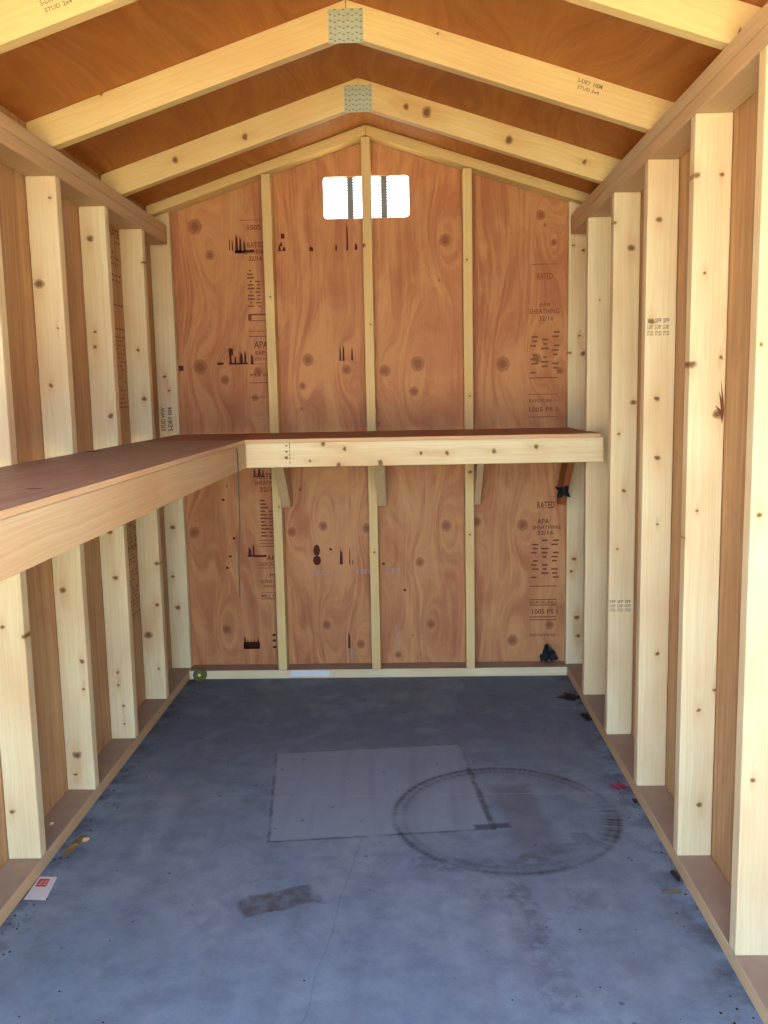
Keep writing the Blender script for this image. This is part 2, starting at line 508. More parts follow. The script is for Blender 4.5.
# ------------------------------------------------------------------ sheathing
BK = [(-0.729, 1.346, 0.026), (-0.625, 1.288, 0.017), (-0.482, 1.32, 0.017), (-0.499, 1.21, 0.013), (-0.723, 1.922, 0.026), (-0.665, 1.806, 0.017), (-0.268, 1.365, 0.021), (-0.105, 1.32, 0.017), (-0.294, 1.256, 0.013), (0.196, 1.34, 0.026), (0.057, 1.314, 0.021), (0.179, 1.224, 0.017), (0.555, 1.331, 0.026), (0.698, 1.35, 0.017), (0.794, 1.299, 0.013), (0.316, 1.843, 0.021), (0.712, 1.934, 0.017), (0.766, 1.823, 0.013), (-0.789, 0.633, 0.021), (-0.665, 0.198, 0.017), (-0.362, 0.63, 0.017), (-0.225, 0.653, 0.017), (-0.035, 0.641, 0.017), (-0.221, 0.212, 0.017), (-0.073, 0.124, 0.017), (0.31, 0.646, 0.021), (0.638, 0.644, 0.021), (0.442, 0.662, 0.017), (0.194, 0.488, 0.017), (0.238, 0.211, 0.017), (0.594, 0.134, 0.021), (0.092, 0.074, 0.013), (0.756, 0.201, 0.017)]
PB = (srgb(206, 152, 104), srgb(182, 120, 80), srgb(154, 90, 56))
back_mat = plywood('fir_plywood_back', *PB, ks=BK, seed=1.3, freq=34, amp=0.055, stretch=0.22, kamp=0.10, contrast=0.55, lines=210.0, lamp=0.14, swath=0.42)

# the rear wall with its rounded vent hole
bm = bmesh.new()
out = [(-SI-0.012, -0.02), (SI+0.012, -0.02), (SI+0.012, zt(SI)), (0, ZA), (-SI-0.012, zt(SI))]
hole = []
hx0, hx1, hz0, hz1, rr = -0.184, 0.170, 1.940, 2.107, 0.014
for (qx, qz, a0) in ((hx1-rr, hz1-rr, 0), (hx0+rr, hz1-rr, 90), (hx0+rr, hz0+rr, 180), (hx1-rr, hz0+rr, 270)):
    for k in range(5):
        a = math.radians(a0 + k*22.5)
        hole.append((qx+rr*math.cos(a), qz+rr*math.sin(a)))
vo = [bm.verts.new((x, 0, z)) for x, z in out]
vh = [bm.verts.new((x, 0, z)) for x, z in hole]
ed = [bm.edges.new((r[i], r[(i+1) % len(r)])) for r in (vo, vh) for i in range(len(r))]
bmesh.ops.triangle_fill(bm, use_beauty=True, use_dissolve=False, edges=ed)
ext = bmesh.ops.extrude_face_region(bm, geom=bm.faces[:])
bmesh.ops.translate(bm, vec=(0, 0.012, 0), verts=[v for v in ext['geom'] if isinstance(v, bmesh.types.BMVert)])
wall_back = tag(obj('wall_back', bm, back_mat), kind='structure')

PS = (srgb(198, 162, 120), srgb(182, 140, 98), srgb(152, 106, 68))
side_ply = plywood('fir_plywood_side', *PS, ks=[(-1.7, 1.5, .02), (-1.45, 0.9, .018), (-2.2, 1.15, .02), (-1.0, 0.55, .018), (-1.83, 0.75, .022), (-2.05, 0.62, .016), (-1.85, 1.05, .016)],
                   rot=(0, 0, math.pi/2), seed=4.1, freq=30, amp=0.02, stretch=0.2, kamp=0.04, contrast=0.6)
# rot about z by 90: mapped X = -Y of the wall
wl_ = tag(obj('wall_left', box_bm(-SI-0.012, -SI, YF, 0, -0.02, zt(SI), 0), side_ply), kind='structure')
wr_ = tag(obj('wall_right', box_bm(SI, SI+0.012, YF, 0, -0.02, zt(SI), 0), side_ply), kind='structure')

bm = bmesh.new()
fo = [(-SI-0.012, -0.02), (-0.80, -0.02), (-0.80, 2.0), (0.80, 2.0), (0.80, -0.02), (SI+0.012, -0.02), (SI+0.012, zt(SI)), (0, ZA), (-SI-0.012, zt(SI))]
tag(obj('wall_front', prism_bm(fo, 'y', YF-0.012, YF), side_ply), kind='structure')

RK_ = [(-0.75, 1.5, .016), (-0.60, 1.32, .012), (-0.30, 1.2, .014), (0.35, 1.2, .014), (0.5, 1.5, .012), (0.66, 1.55, .018), (0.2, 1.62, .012), (-0.55, 1.9, .016), (-.2, .9, .014), (.3, .8, .014)]
deck_mat = plywood('fir_plywood_roof', srgb(190, 128, 66), srgb(176, 110, 54), srgb(150, 86, 40), ks=[(x, y, r) for x, y, r in RK_], rot=(math.pi/2, 0, 0),
                   seed=8.2, freq=30, amp=0.09, stretch=0.35, kamp=0.05, contrast=0.5, specks=False, lamp=0.10)
# rot about x by 90: mapped Z = +Y of the deck
bm = bmesh.new()
xe = 1.02
prism_bm([(0, ZA), (xe, zt(xe)), (xe, zt(xe)+0.0125), (0, ZA+0.0125)], 'y', YF-0.1, 0.09, bm=bm)
prism_bm([(0, ZA), (-xe, zt(xe)), (-xe, zt(xe)+0.0125), (0, ZA+0.0125)], 'y', YF-0.1, 0.09, bm=bm)
tag(obj('ceiling', bm, deck_mat), kind='structure')

# ------------------------------------------------------------------ plates
sill_side = plain('dusty_shaded_lumber', srgb(176, 156, 138), 0.8, var=0.15, scale=14)
sill_edge = lumber('sole_plate_edge', rot=(math.pi/2, 0, 0), seed=3.3, cols=TAN)


def two_tone(bm, top_test):
    for f in bm.faces:
        f.material_index = 1 if top_test(f) else 0
    return bm


for sgn, side in ((-1, 'left'), (1, 'right')):
    xa, xb = sorted((sgn*W, sgn*(SI-0.001)))
    b = box_bm(xa, xb, YF+0.002, -0.001, 0.0, 0.038)
    two_tone(b, lambda f: f.normal.z > 0.9)
    tag(obj('sole_plate', b, [sill_edge, sill_side]), 'dusty brown bottom plate lying on the slab along the %s wall under its studs' % side, 'wall plate', 'bottom plates on the slab')
    t = tag(empty('top_plate', (sgn*0.862, -1.5, HT)), 'doubled tan top plate running over the studs of the %s wall' % side, 'wall plate', 'doubled top plates')
    for k, (z0, z1) in enumerate(((HT+0.0002, HT+0.0378), (HT+0.0384, HP))):
        m = lumber('top_plate_%s_%d' % (side, k), [(-1.0, 0.3, 0.01)], rot=(math.pi/2, 0, 0), seed=5.0+k+sgn, cols=TAN)
        obj('plate_board', box_bm(xa, xb, YF+0.002, -0.0925, z0, z1, 0.004), m, t, loc=-t.location)

bp_mat = lumber('rear_sole', rot=(0, math.pi/2, 0), seed=7.7, cols=PALE)
b = box_bm(-W+0.001, W-0.001, -0.089, -0.001, 0, 0.038)
two_tone(b, lambda f: f.normal.z > 0.9)  # top slot: dirt and shade of the rear plate put into the colour
rear_plate = tag(obj('sole_plate', b, [bp_mat, sill_side]), 'pale bottom plate lying on the slab across the foot of the rear wall', 'wall plate', 'bottom plates on the slab')

# ------------------------------------------------------------------ side wall studs
LK = {
 0: [(-0.869, 1.305, 0.0084), (-0.853, 1.248, 0.0063), (-0.868, 0.664, 0.0126), (-0.879, 0.45, 0.0084), (-0.864, 0.312, 0.0126)],
 1: [(-0.856, 1.398, 0.0076), (-0.842, 1.215, 0.0113), (-0.821, 1.718, 0.0057), (-0.828, 0.583, 0.0113), (-0.837, 0.419, 0.0113), (-0.878, 0.299, 0.0189), (-0.843, 0.161, 0.0057)],
 2: [(-0.872, 1.735, 0.0133), (-0.874, 1.438, 0.0066), (-0.877, 1.389, 0.0066), (-0.838, 1.162, 0.01), (-0.866, 0.771, 0.01), (-0.856, 0.612, 0.01), (-0.867, 0.278, 0.0066), (-0.868, 0.233, 0.005), (-0.855, 0.157, 0.0066), (-0.855, 0.092, 0.005)],
 3: [(-0.884, 1.544, 0.0158), (-0.837, 1.778, 0.0043), (-0.87, 1.261, 0.0086), (-0.839, 1.421, 0.0043), (-0.876, 0.661, 0.0115), (-0.834, 0.442, 0.0086), (-0.834, 0.357, 0.0057), (-0.868, 0.15, 0.0143), (-0.876, 0.088, 0.0063)],
 4: [(-0.872, 0.657, 0.0072), (-0.819, 0.631, 0.0084), (-0.884, 0.168, 0.0084)],
}
RK = {
 0: [(0.837, 1.801, 0.0063), (0.878, 1.78, 0.0084), (0.865, 1.438, 0.0063), (0.825, 1.37, 0.0084), (0.881, 1.365, 0.0126), (0.85, 0.501, 0.0105), (0.839, 0.448, 0.0093), (0.865, 0.245, 0.0126), (0.871, 0.163, 0.0126)],
 1: [(0.864, 1.543, 0.0038)],
 2: [(0.876, 1.665, 0.0133), (0.823, 1.743, 0.0066), (0.891, 1.173, 0.01), (0.845, 1.069, 0.0066), (0.865, 0.882, 0.0083), (0.844, 0.687, 0.005)],
 3: [(0.851, 1.677, 0.01), (0.836, 1.403, 0.0098), (0.855, 1.189, 0.0092), (0.86, 1.021, 0.0092), (0.865, 0.831, 0.0043), (0.872, 0.446, 0.0072)],
 4: [(0.824, 1.702, 0.0096), (0.881, 1.7, 0.006), (0.824, 1.273, 0.0121), (0.891, 1.288, 0.006), (0.848, 1.483, 0.0048), (0.89, 1.155, 0.0145), (0.844, 0.923, 0.0043), (0.812, 0.856, 0.0072), (0.9, 0.475, 0.006), (0.862, 0.424, 0.0072), (0.872, 0.175, 0.0084)],
 5: [(0.836, 0.969, 0.0059), (0.811, 1.041, 0.0059), (0.842, 0.424, 0.0059), (0.827, 1.298, 0.0039)],
}
ORD = {0: 'rear corner', 1: 'first', 2: 'second', 3: 'third', 4: 'fourth', 5: 'fifth'}
LOOK = {
 ('left', 0): 'pale stud in the left rear corner with an ink stamp just above the bench',
 ('left', 1): 'stud beside the left rear corner stud, with a large oval knot near its foot',
 ('left', 2): 'left wall stud, second from the corner one, with many small knots low down',
 ('left', 3): 'left wall stud with one big brown knot high above the bench',
 ('left', 4): 'nearest left wall stud, cut by the left edge of the photo',
 ('right', 0): 'knotty stud in the right rear corner beside the plywood end panel',
 ('right', 1): 'clean knot free right wall stud touching the right end of the rear bench',
 ('right', 2): 'right wall stud just before the bench end, ink stamp below bench height',
 ('right', 3): 'right wall stud with round dark knots and a stamp above bench height',
 ('right', 4): 'broad right wall stud with a dark branching bark pocket at bench height',
 ('right', 5): "nearest and brightest right wall stud, cut by the photo's right edge",
}
studs = {}
for side, sgn, K in (('left', -1, LK), ('right', 1, RK)):
    for i, ks in K.items():
        xa, xb = sorted((sgn*W, sgn*(SI-0.0015)))
        y0 = sy(i)
        top = HT-0.0002 if i else zt(SI)-0.0375*SEC-0.004
        if i == 0: xb2 = xb
        mat = lumber('stud_%s_%d' % (side, i), [(x, z-0.038, r*0.88) for x, z, r in ks], seed=i*1.7+sgn*3.1+7, cols=PALE)
        b = box_bm(xa, xb, 0, 0.038, 0, top-0.0382, 0.003)
        if i == 0:   # sloped head under the gable plate
            for v in b.verts:
                if v.co.z > 1.0: v.co.z = zt(v.co.x)-0.038*SEC-0.0385 - 0.0015 + (v.co.z-(top-0.0382))
        o = obj('wall_stud', b, mat, loc=(0, y0, 0.0382))
        tag(o, LOOK[(side, i)], 'stud', 'side wall studs')
        studs[(side, i)] = o

# ------------------------------------------------------------------ gable framing on the rear wall
GK = {-1: [(-0.405, 1.62, .004), (-.4, .75, .005)], 0: [(-0.02, 1.815, .010), (0.005, 1.5, .004), (0.0, .55, .004)], 1: [(0.408, .885, .009), (0.4, 1.75, .005), (.41, 1.2, .004), (.405, .62, .005)]}
GL = {-1: 'narrow stud on the rear wall left of the vent hole', 0: 'narrow centre stud on the rear wall crossing in front of the vent hole',
      1: 'narrow rear wall stud right of the vent hole, dark knot just under the bench'}
for k in (-1, 0, 1):
    x = k*S - 0.002
    if k: top = zt(abs(x)+0.019)-0.038*SEC-0.001
    else: top = zt(0)-0.038*SEC-0.008
    m = lumber('gable_stud_%d' % k, [(a, z-0.038, r) for a, z, r in GK[k]], seed=k*2.2+11, cols=WARM)
    b = box_bm(x-0.0187, x+0.0187, -0.089, -0.0012, 0, top-0.0382, 0.002)
    tag(obj('gable_stud', b, m, loc=(0, 0, 0.0382)), GL[k], 'stud', 'rear wall studs')

for sgn, side in ((-1, 'left'), (1, 'right')):
    t = 0.038*SEC
    poly = [(sgn*0.0005, zt(0)-0.0004), (sgn*0.9, zt(0.9)-0.0004), (sgn*0.9, zt(0.9)-t), (sgn*0.0005, zt(0)-t)]
    m = lumber('gable_plate_'+side, rot=(0, (math.pi/2 - SL) if sgn > 0 else (math.pi/2 + SL), 0), seed=13+sgn, cols=WARM)
    tag(obj('gable_plate', prism_bm(poly, 'y', -0.089, -0.0012, 0.002), m),
        'sloping top plate of the rear gable on the %s side, falling from the ridge' % side, 'wall plate', 'sloping rear gable plates')

# ------------------------------------------------------------------ roof trusses
gal = plain('galvanised_plate', srgb(196, 204, 184), 0.55, 0.2, var=0.18, scale=90)
gal_d = plain('plate_slots', srgb(124, 132, 114), 0.7, 0.2, var=0.1)
TK = {0: [(0.232, 2.165, 0.0179), (0.162, 2.185, 0.0108), (0.512, 2.068, 0.0143), (0.769, 1.989, 0.009), (-0.639, 2.033, 0.0108), (-0.393, 2.102, 0.0108)],
      1: [(-0.686, 2.062, 0.0087), (0.25, 2.19, 0.004)], 2: [(0.853, 1.947, 0.0067)]}
TL = {0: 'rear roof truss, smallest in view, with a swirly knot right of its plate',
      1: 'middle roof truss with its metal plate touching the top of the photo',
      2: 'nearest roof truss, seen only in the two upper corners of the photo'}
inks = {}


def ink(nm, col, a=1.0):
    return plain(nm, col, 0.8, var=0.2, scale=120)


INK = ink('brown_stamp_ink', srgb(128, 72, 44))
INK_D = ink('dark_stencil_ink', srgb(92, 36, 22))
INK_L = ink('faint_stamp_ink', srgb(148, 92, 56))
INK_G = ink('grey_stamp_ink', srgb(140, 116, 86))


def text_geo(bm, s, x, z, h, w=None, mapf=None, rot=0):
    """ink lettering laid as a 0.2 mm film; (x,z) is the lower left corner in the plane"""
    cu = bpy.data.curves.new('t', 'FONT')
    cu.body = s
    cu.size = 1.0
    cu.resolution_u = 2
    cu.offset = 0.018
    to = bpy.data.objects.new('t', cu)
    COL.objects.link(to)
    bpy.context.view_layer.update()
    me = to.to_mesh()
    xs = [v.co.x for v in me.vertices] or [0, 1]
    ys = [v.co.y for v in me.vertices] or [0, 1]
    x0, x1, y0, y1 = min(xs), max(xs), min(ys), max(ys)
    sz = h/max(y1-y0, 1e-3)
    sx = (w/max(x1-x0, 1e-3)) if w else sz
    vs = []
    for v in me.vertices:
        a, b = (v.co.x-x0)*sx, (v.co.y-y0)*sz
        if rot: a, b = -b, a
        vs.append(bm.verts.new(mapf(x+a, z+b)))
    for p in me.polygons:
        try: bm.faces.new([vs[i] for i in p.vertices])
        except ValueError: pass
    to.to_mesh_clear()
    bpy.data.objects.remove(to)
    bpy.data.curves.remove(cu)


def quad(bm, mapf, x0, z0, x1, z1, sk=0.0):
    v = [bm.verts.new(mapf(*q)) for q in ((x0, z0), (x1, z0), (x1+sk, z1), (x0+sk, z1))]
    bm.faces.new(v)


def jag(bm, mapf, pts):
    bm.faces.new([bm.verts.new(mapf(*q)) for q in pts])


for k, y0 in ((0, -0.6209), (1, -1.2299), (2, -1.8390)):
    t = tag(empty('roof_truss', (0, y0, HP)), TL[k], 'roof truss', 'roof trusses')
    V = 0.0876*SEC
    for sgn in (-1, 1):
        xs_ = (ZA-V-HP)/M
        g = 0.0006
        poly = [(sgn*g, zt(0)-0.0005), (sgn*(SI-0.002), zt(SI)-0.0005), (sgn*(SI-0.002), HP+0.0005), (sgn*xs_, HP+0.0005), (sgn*g, zt(0)-V)]
        # rotate so the rafter's length becomes mapped Z; knots follow the same rotation
        ry = (math.pi/2 - SL) if sgn > 0 else (math.pi/2 + SL)
        R = Euler((0, ry, 0)).to_matrix()
        ks = []
        for x, z, r in TK[k]:
            if x*sgn > 0:
                q = R @ Vector((x, 0, z))
                ks.append((q.x, q.z, r))
        m = lumber('rafter_%d_%d' % (k, sgn), ks, rot=(0, ry, 0), seed=17+k*3+sgn, cols=WARM)
        ro = obj('rafter', prism_bm(poly, 'y', 0, 0.038, 0.002), m, t, loc=(0, 0, -HP))
        if k >= 1 and ((k == 1 and sgn > 0) or (k == 2 and sgn < 0)):
            bm = bmesh.new()
            ang = -SL*sgn
            px, pz = (0.625, 2.038) if k == 1 else (-0.60, 2.025)
            def mf(a, b, px=px, pz=pz, ang=ang): 
                return (px+a*math.cos(ang)-b*math.sin(ang), -0.0006, pz+a*math.sin(ang)+b*math.cos(ang))
            text_geo(bm, 'S-DRY  HEM', 0, 0.016, 0.011, 0.07, mf)
            text_geo(bm, 'STUD 2x4', 0.004, 0.0, 0.009, 0.062, mf)
            obj('grade_stamp', bm, INK_G, ro)
    # toothed connector plate
    b = box_bm(-0.0485, 0.0465, -0.0012, -0.0001, 2.172-HP, 2.2605-HP, 0.0003, 1)
    two_tone(b, lambda f: False)
    for c in range(8):
        for r in range(11):
            x, z = -0.0485+0.0119*(c+0.5), 2.172-HP+0.008*(r+0.5)+(0.002 if c % 2 else -0.002)
            n0 = len(b.faces)
            box_bm(x-0.0032, x+0.0032, -0.0030, -0.0011, z-0.0011, z+0.0011, 0, bm=b)
            b.faces.ensure_lookup_table()
            for f in b.faces[n0:]: f.material_index = 1 if (c+r) % 2 else 0
    obj('gusset_plate', b, [gal, gal_d], t)

# ------------------------------------------------------------------ vent straps in the gable hole
strap_m = plain('grey_vent_straps', srgb(120, 124, 124), 0.5, 0.0, var=0.05)
v = tag(empty('gable_vent', (0, 0.012, 1.93)), 'open rear vent hole fitting with two upright toothed grey straps showing white sky', 'vent')
for x in (-0.073, 0.067):
    b = box_bm(x-0.012, x+0.012, 0.001, 0.004, -0.01, 0.20, 0.0005, 1)
    for k in range(18):
        z = 0.005+k*0.0106
        box_bm(x-0.022, x+0.022, 0.0045, 0.0065, z, z+0.0058, 0, bm=b)
    obj('strap', b, strap_m, v)
fr = bmesh.new()
for (x0, x1, z0, z1) in ((-0.215, 0.20, -0.035, -0.002), (-0.215, 0.20, 0.19, 0.222), (-0.215, -0.198, -0.002, 0.19), (0.184, 0.20, -0.002, 0.19)):
    box_bm(x0, x1, 0.0005, 0.02, z0, z1, 0.001, 1, bm=fr)
obj('vent_frame', fr, strap_m, v)

# ------------------------------------------------------------------ benches
top_mat = plywood('bench_plywood', srgb(158, 140, 132), srgb(144, 122, 116), srgb(124, 100, 94), rot=(math.pi/2, 0, 0), seed=2.4, freq=60, amp=0.01, contrast=0.5, rough=0.5)
top_mat2 = plywood('rear_bench_plywood', srgb(150, 92, 70), srgb(136, 80, 60), srgb(116, 66, 50), rot=(0, math.pi/2, 0), seed=6.4, freq=60, amp=0.01, contrast=0.5, rough=0.5)
edge_mat = lumber('plywood_edge', rot=(0, math.pi/2, 0), seed=1.1, cols=(srgb(222, 186, 140), srgb(196, 150, 106)))
edge_mat2 = lumber('plywood_edge_left', rot=(math.pi/2, 0, 0), seed=1.9, cols=(srgb(232, 206, 166), srgb(204, 166, 124)))
TH = 0.0125
XL = -0.4323

lb = tag(empty('workbench', (-0.63, -1.8, ZB-0.1)), 'long workbench with reddish plywood top along the left wall', 'workbench', 'plywood topped workbenches')
b = prism_bm([(-W+0.0012, BF-0.005), (XL, BF-0.005), (XL, -3.35), (-W+0.0012, -3.35)], 'z', ZB-TH, ZB, 0.0008)
two_tone(b, lambda f: abs(f.normal.x) > 0.6 or abs(f.normal.y) > 0.6)
wt = obj('worktop', b, [top_mat, edge_mat2], lb, loc=-lb.location)
for (x, y, a, b_) in ((-0.512, -2.264, 0.016, 0.008), (-0.79, -1.17, 0.026, 0.03)):
    slit = bmesh.new()
    ring = [(x+a*math.cos(t*math.pi/6), y+b_*math.sin(t*math.pi/6)) for t in range(12)]
    slit.faces.new([slit.verts.new((q[0], q[1], ZB+0.0005)) for q in ring])
    obj('knot_hole', slit, INK_D, wt)
fb_l = lumber('left_front_board', [(-0.99-0, 0, 0.001)], rot=(math.pi/2, 0, 0), seed=9.1, cols=BENCH)
obj('front_board', box_bm(XL-0.038, XL-0.0005, -3.35, BF+0.038, ZB-TH-0.089, ZB-TH-0.0003, 0.0035), fb_l, lb, loc=-lb.location)

rb = tag(empty('workbench', (0.0, -0.35, ZB-0.1)), 'short workbench spanning the rear wall on diagonal braces', 'workbench', 'plywood topped workbenches')
poly = [(-W+0.0012, BF), (0.832, BF), (0.832, -0.452), (W-0.0012, -0.452), (W-0.0012, -0.0895), (-W+0.0012, -0.0895)]
b = prism_bm(poly, 'z', ZB-TH, ZB, 0.0008)
two_tone(b, lambda f: abs(f.normal.x) > 0.6 or abs(f.normal.y) > 0.6)
obj('worktop', b, [top_mat2, edge_mat], rb, loc=-rb.location)
R = Euler((0, math.pi/2, 0)).to_matrix()
FK = [(-0.153, 1.044, 0.0107), (-0.076, 1.024, 0.0107), (-0.1, 0.968, 0.0107), (0.051, 0.972, 0.0143), (-0.202, 0.984, 0.0071), (-0.288, 0.996, 0.0071), (0.196, 1.005, 0.0089), (0.289, 1.003, 0.0107), (0.455, 1.008, 0.0107), (0.605, 1.019, 0.0107)]
fks = []
for x, z, r in FK:
    q = R @ Vector((x, 0, z))
    fks.append((q.x, q.z, r*0.8))
fb_r = lumber('rear_front_board', fks, rot=(0, math.pi/2, 0), seed=10.4, cols=PALE)
fb = obj('front_board', box_bm(XL, 0.845, BF, BF+0.038, ZB-TH-0.089, ZB-TH-0.0003, 0.003), fb_r, rb, loc=-rb.location)
br_m = lumber('brace_wood', rot=(math.pi/4, 0, 0), seed=12.2, cols=TAN)
br_d = plywood('brown_brace', srgb(170, 104, 62), srgb(150, 86, 48), srgb(124, 66, 36), rot=(math.pi/4, 0, 0), seed=3.0)
for x0, m in ((-0.3868, br_m), (0.0182, br_m), (0.4233, br_m), (0.770, br_d)):
    zb = ZB-TH-0.0004
    lo = 0.748
    pr = [(-0.0915, lo), (-0.148, lo), (-0.148-(zb-lo-0.0), zb), (-0.148-(zb-lo)+0.126, zb), (-0.0915, lo+0.07)]
    if x0 < 0.7:
        pr = [(-0.035, lo), (-0.095, lo), (-0.095-(zb-lo), zb), (-0.095-(zb-lo)+0.126, zb), (-0.0915, zb-0.18), (-0.035, lo+0.075)]
    pr = [(y, z) for y, z in pr]
    x1 = x0+(0.038 if x0 < 0.4 else 0.026)
    obj('brace', prism_bm(pr, 'x', x0, x1, 0.0015), m, rb, loc=-rb.location)

# nails in the bench's front board and dark pencilled mill mark
nb = bmesh.new()
for x, z in ((0.803, 1.012), (0.795, 1.030)):
    prism_bm([(x+0.004*math.cos(t*math.pi/5), z+0.004*math.sin(t*math.pi/5)) for t in range(10)], 'y', BF-0.0012, BF+0.001, bm=nb)
obj('nail_head', nb, plain('bright_nails', srgb(225, 225, 220), 0.3, 0.8, var=0.05), fb)
nb = bmesh.new()
mf = lambda a, b: (a, BF-0.0005, b)
for z in (0.975, 0.99, 1.003, 1.016, 1.03, 1.04):
    quad(nb, mf, -0.2755, z, -0.2725, z+0.009)
for z, h in ((0.992, .010), (1.016, .006), (1.037, .005)):
    quad(nb, mf, -0.290, z, -0.281, z+h)
obj('mill_mark', nb, INK_G, fb)

# ------------------------------------------------------------------ ink on the rear plywood
mb = lambda a, b: (a, -0.0007, b)


def ink_part(name, builder, mat, parent):
    bm = bmesh.new()
    builder(bm)
    return obj(name, bm, mat, parent)


def big_stamp_upper_left(bm):
    X = -0.525
    quad(bm, mb, X-0.01, 1.942, X+0.10, 1.944)
    text_geo(bm, '1005', X+0.022, 1.902, 0.022, 0.055, mb)
    text_geo(bm, 'RATED', X+0.018, 1.832, 0.022, 0.07, mb)
    text_geo(bm, 'SHEATHING', X-0.02, 1.806, 0.019, 0.115, mb)
    text_geo(bm, '32/16', X+0.022, 1.778, 0.019, 0.055, mb)
    for r in range(11):
        z = 1.735-r*0.0145
        quad(bm, mb, X+0.012+0.01*(r % 3 == 0), z, X+0.03+0.006*((r*7) % 3), z+0.006)
        if r > 2: quad(bm, mb, X+0.045+0.004*((r*5) % 3), z, X+0.066+0.006*((r*3) % 3), z+0.005)
    quad(bm, mb, X+0.01, 1.555, X+0.10, 1.561)
    quad(bm, mb, X+0.01, 1.535, X+0.024, 1.555)
    quad(bm, mb, X+0.01, 1.531, X+0.10, 1.534)
    quad(bm, mb, X+0.01, 1.488, X+0.10, 1.490)
    quad(bm, mb, X+0.01, 1.466, X+0.10, 1.469)
    text_geo(bm, 'APA', X+0.03, 1.418, 0.030, 0.06, mb)
    text_geo(bm, 'EXP 1', X+0.035, 1.392, 0.014, 0.055, mb)
    text_geo(bm, 'SIZED FOR', X+0.028, 1.367, 0.012, 0.065, mb)
    quad(bm, mb, X+0.01, 1.352, X+0.098, 1.354)
    text_geo(bm, 'PS 1 09', X+0.01, 1.30, 0.012, 0.08, mb)
    quad(bm, mb, X+0.005, 1.272, X+0.098, 1.275)
    quad(bm, mb, X+0.005, 1.212, X+0.098, 1.214)


ink_part('printed_stamp', big_stamp_upper_left, INK, wall_back)


def stamp_lower_left(bm):
    X = -0.505
    text_geo(bm, 'RATED', X, 0.862, 0.024, 0.09, mb)
    text_geo(bm, 'SHEATHING', X-0.01, 0.838, 0.016, 0.115, mb)
    text_geo(bm, '32/16', X+0.01, 0.806, 0.022, 0.075, mb)
    for r in range(11):
        z = 0.765-r*0.0155
        quad(bm, mb, X+0.01, z, X+0.03+0.008*((r*7) % 3), z+0.007)
        if r > 2: quad(bm, mb, X+0.045, z, X+0.07+0.01*((r*5) % 3), z+0.005)
    for z in (0.592, 0.578, 0.566): quad(bm, mb, X, z, X+0.10, z+0.003)
    text_geo(bm, 'APA', X+0.03, 0.505, 0.022, 0.06, mb)
    text_geo(bm, 'EXPOSURE 1', X+0.0, 0.48, 0.017, 0.10, mb)
    quad(bm, mb, X-0.0, 0.47, X+0.1, 0.473)
    text_geo(bm, 'PS 1', X+0.04, 0.43, 0.016, 0.05, mb)
    text_geo(bm, 'SIZED FOR', X+0.0, 0.405, 0.012, 0.095, mb)
    text_geo(bm, 'SPACING', X+0.01, 0.385, 0.010, 0.08, mb)
    text_geo(bm, 'MILL 1005', X+0.0, 0.34, 0.014, 0.09, mb)
    quad(bm, mb, X, 0.332, X+0.1, 0.335)
    quad(bm, mb, X, 0.352+0.008, X+0.1, 0.362)


ink_part('printed_stamp', stamp_lower_left, INK, wall_back)


def stamp_right(bm, z0=0.0, faint=False):
    X = 0.685
    o = z0
    quad(bm, mb, X-0.01, 1.735+o, X+0.10, 1.738+o)
    text_geo(bm, 'RATED', X+0.012, 1.675+o, 0.026, 0.065, mb)
    text_geo(bm, 'APA', X+0.02, 1.565+o, 0.015, 0.05, mb)
    text_geo(bm, 'SHEATHING', X-0.02, 1.535+o, 0.020, 0.125, mb)
    text_geo(bm, '32/16', X+0.02, 1.505+o, 0.020, 0.06, mb)
    for c, (xa, n_) in enumerate(((X-0.015, 10), (X+0.03, 8), (X+0.075, 9))):
        for r in range(n_):
            if (r*7+c*3) % 4 == 0: continue
            z = 1.455-r*0.0185+o - (0.03 if c == 1 else 0)
            quad(bm, mb, xa+0.004*((r+c) % 3), z, xa+0.024+0.004*((r*5+c) % 3), z+0.008)
    quad(bm, mb, X-0.02, 1.268+o, X+0.1, 1.2725+o)
    quad(bm, mb, X-0.02, 1.20+o, X+0.1, 1.203+o)
    text_geo(bm, 'EXPOSURE 1', X-0.02, 1.168+o, 0.014, 0.11, mb)
    text_geo(bm, '1005 PS 1', X-0.02, 1.128+o, 0.020, 0.12, mb)
    quad(bm, mb, X-0.02, 1.105+o, X+0.1, 1.108+o)


ink_part('printed_stamp', lambda b: stamp_right(b), INK_L, wall_back)


def stamp_right_low(bm):
    X = 0.70
    text_geo(bm, 'RATED', X, 0.715, 0.030, 0.075, mb)
    text_geo(bm, 'APA', X, 0.648, 0.022, 0.052, mb)
    text_geo(bm, 'SHEATHING', X-0.02, 0.625, 0.016, 0.12, mb)
    text_geo(bm, '32/16', X, 0.60, 0.018, 0.07, mb)
    for c, xa in enumerate((X-0.025, X+0.018, X+0.062)):
        for r in range(10):
            if (r*5+c*3) % 4 == 0: continue
            z = 0.572-r*0.018
            quad(bm, mb, xa+0.003*((r+c) % 3), z, xa+0.024+0.004*((r*5+c) % 3), z+0.007)
    for z in (0.372, 0.312, 0.288, 0.235, 0.222): quad(bm, mb, X-0.03, z, X+0.085, z+0.004)
    text_geo(bm, 'EXPOSURE 1', X-0.03, 0.296, 0.011, 0.115, mb)
    text_geo(bm, '1005 PS 1', X-0.02, 0.25, 0.022, 0.11, mb)
    text_geo(bm, 'SIZED FOR SPACING', X-0.03, 0.15, 0.012, 0.11, mb)


ink_part('printed_stamp', stamp_right_low, INK, wall_back)


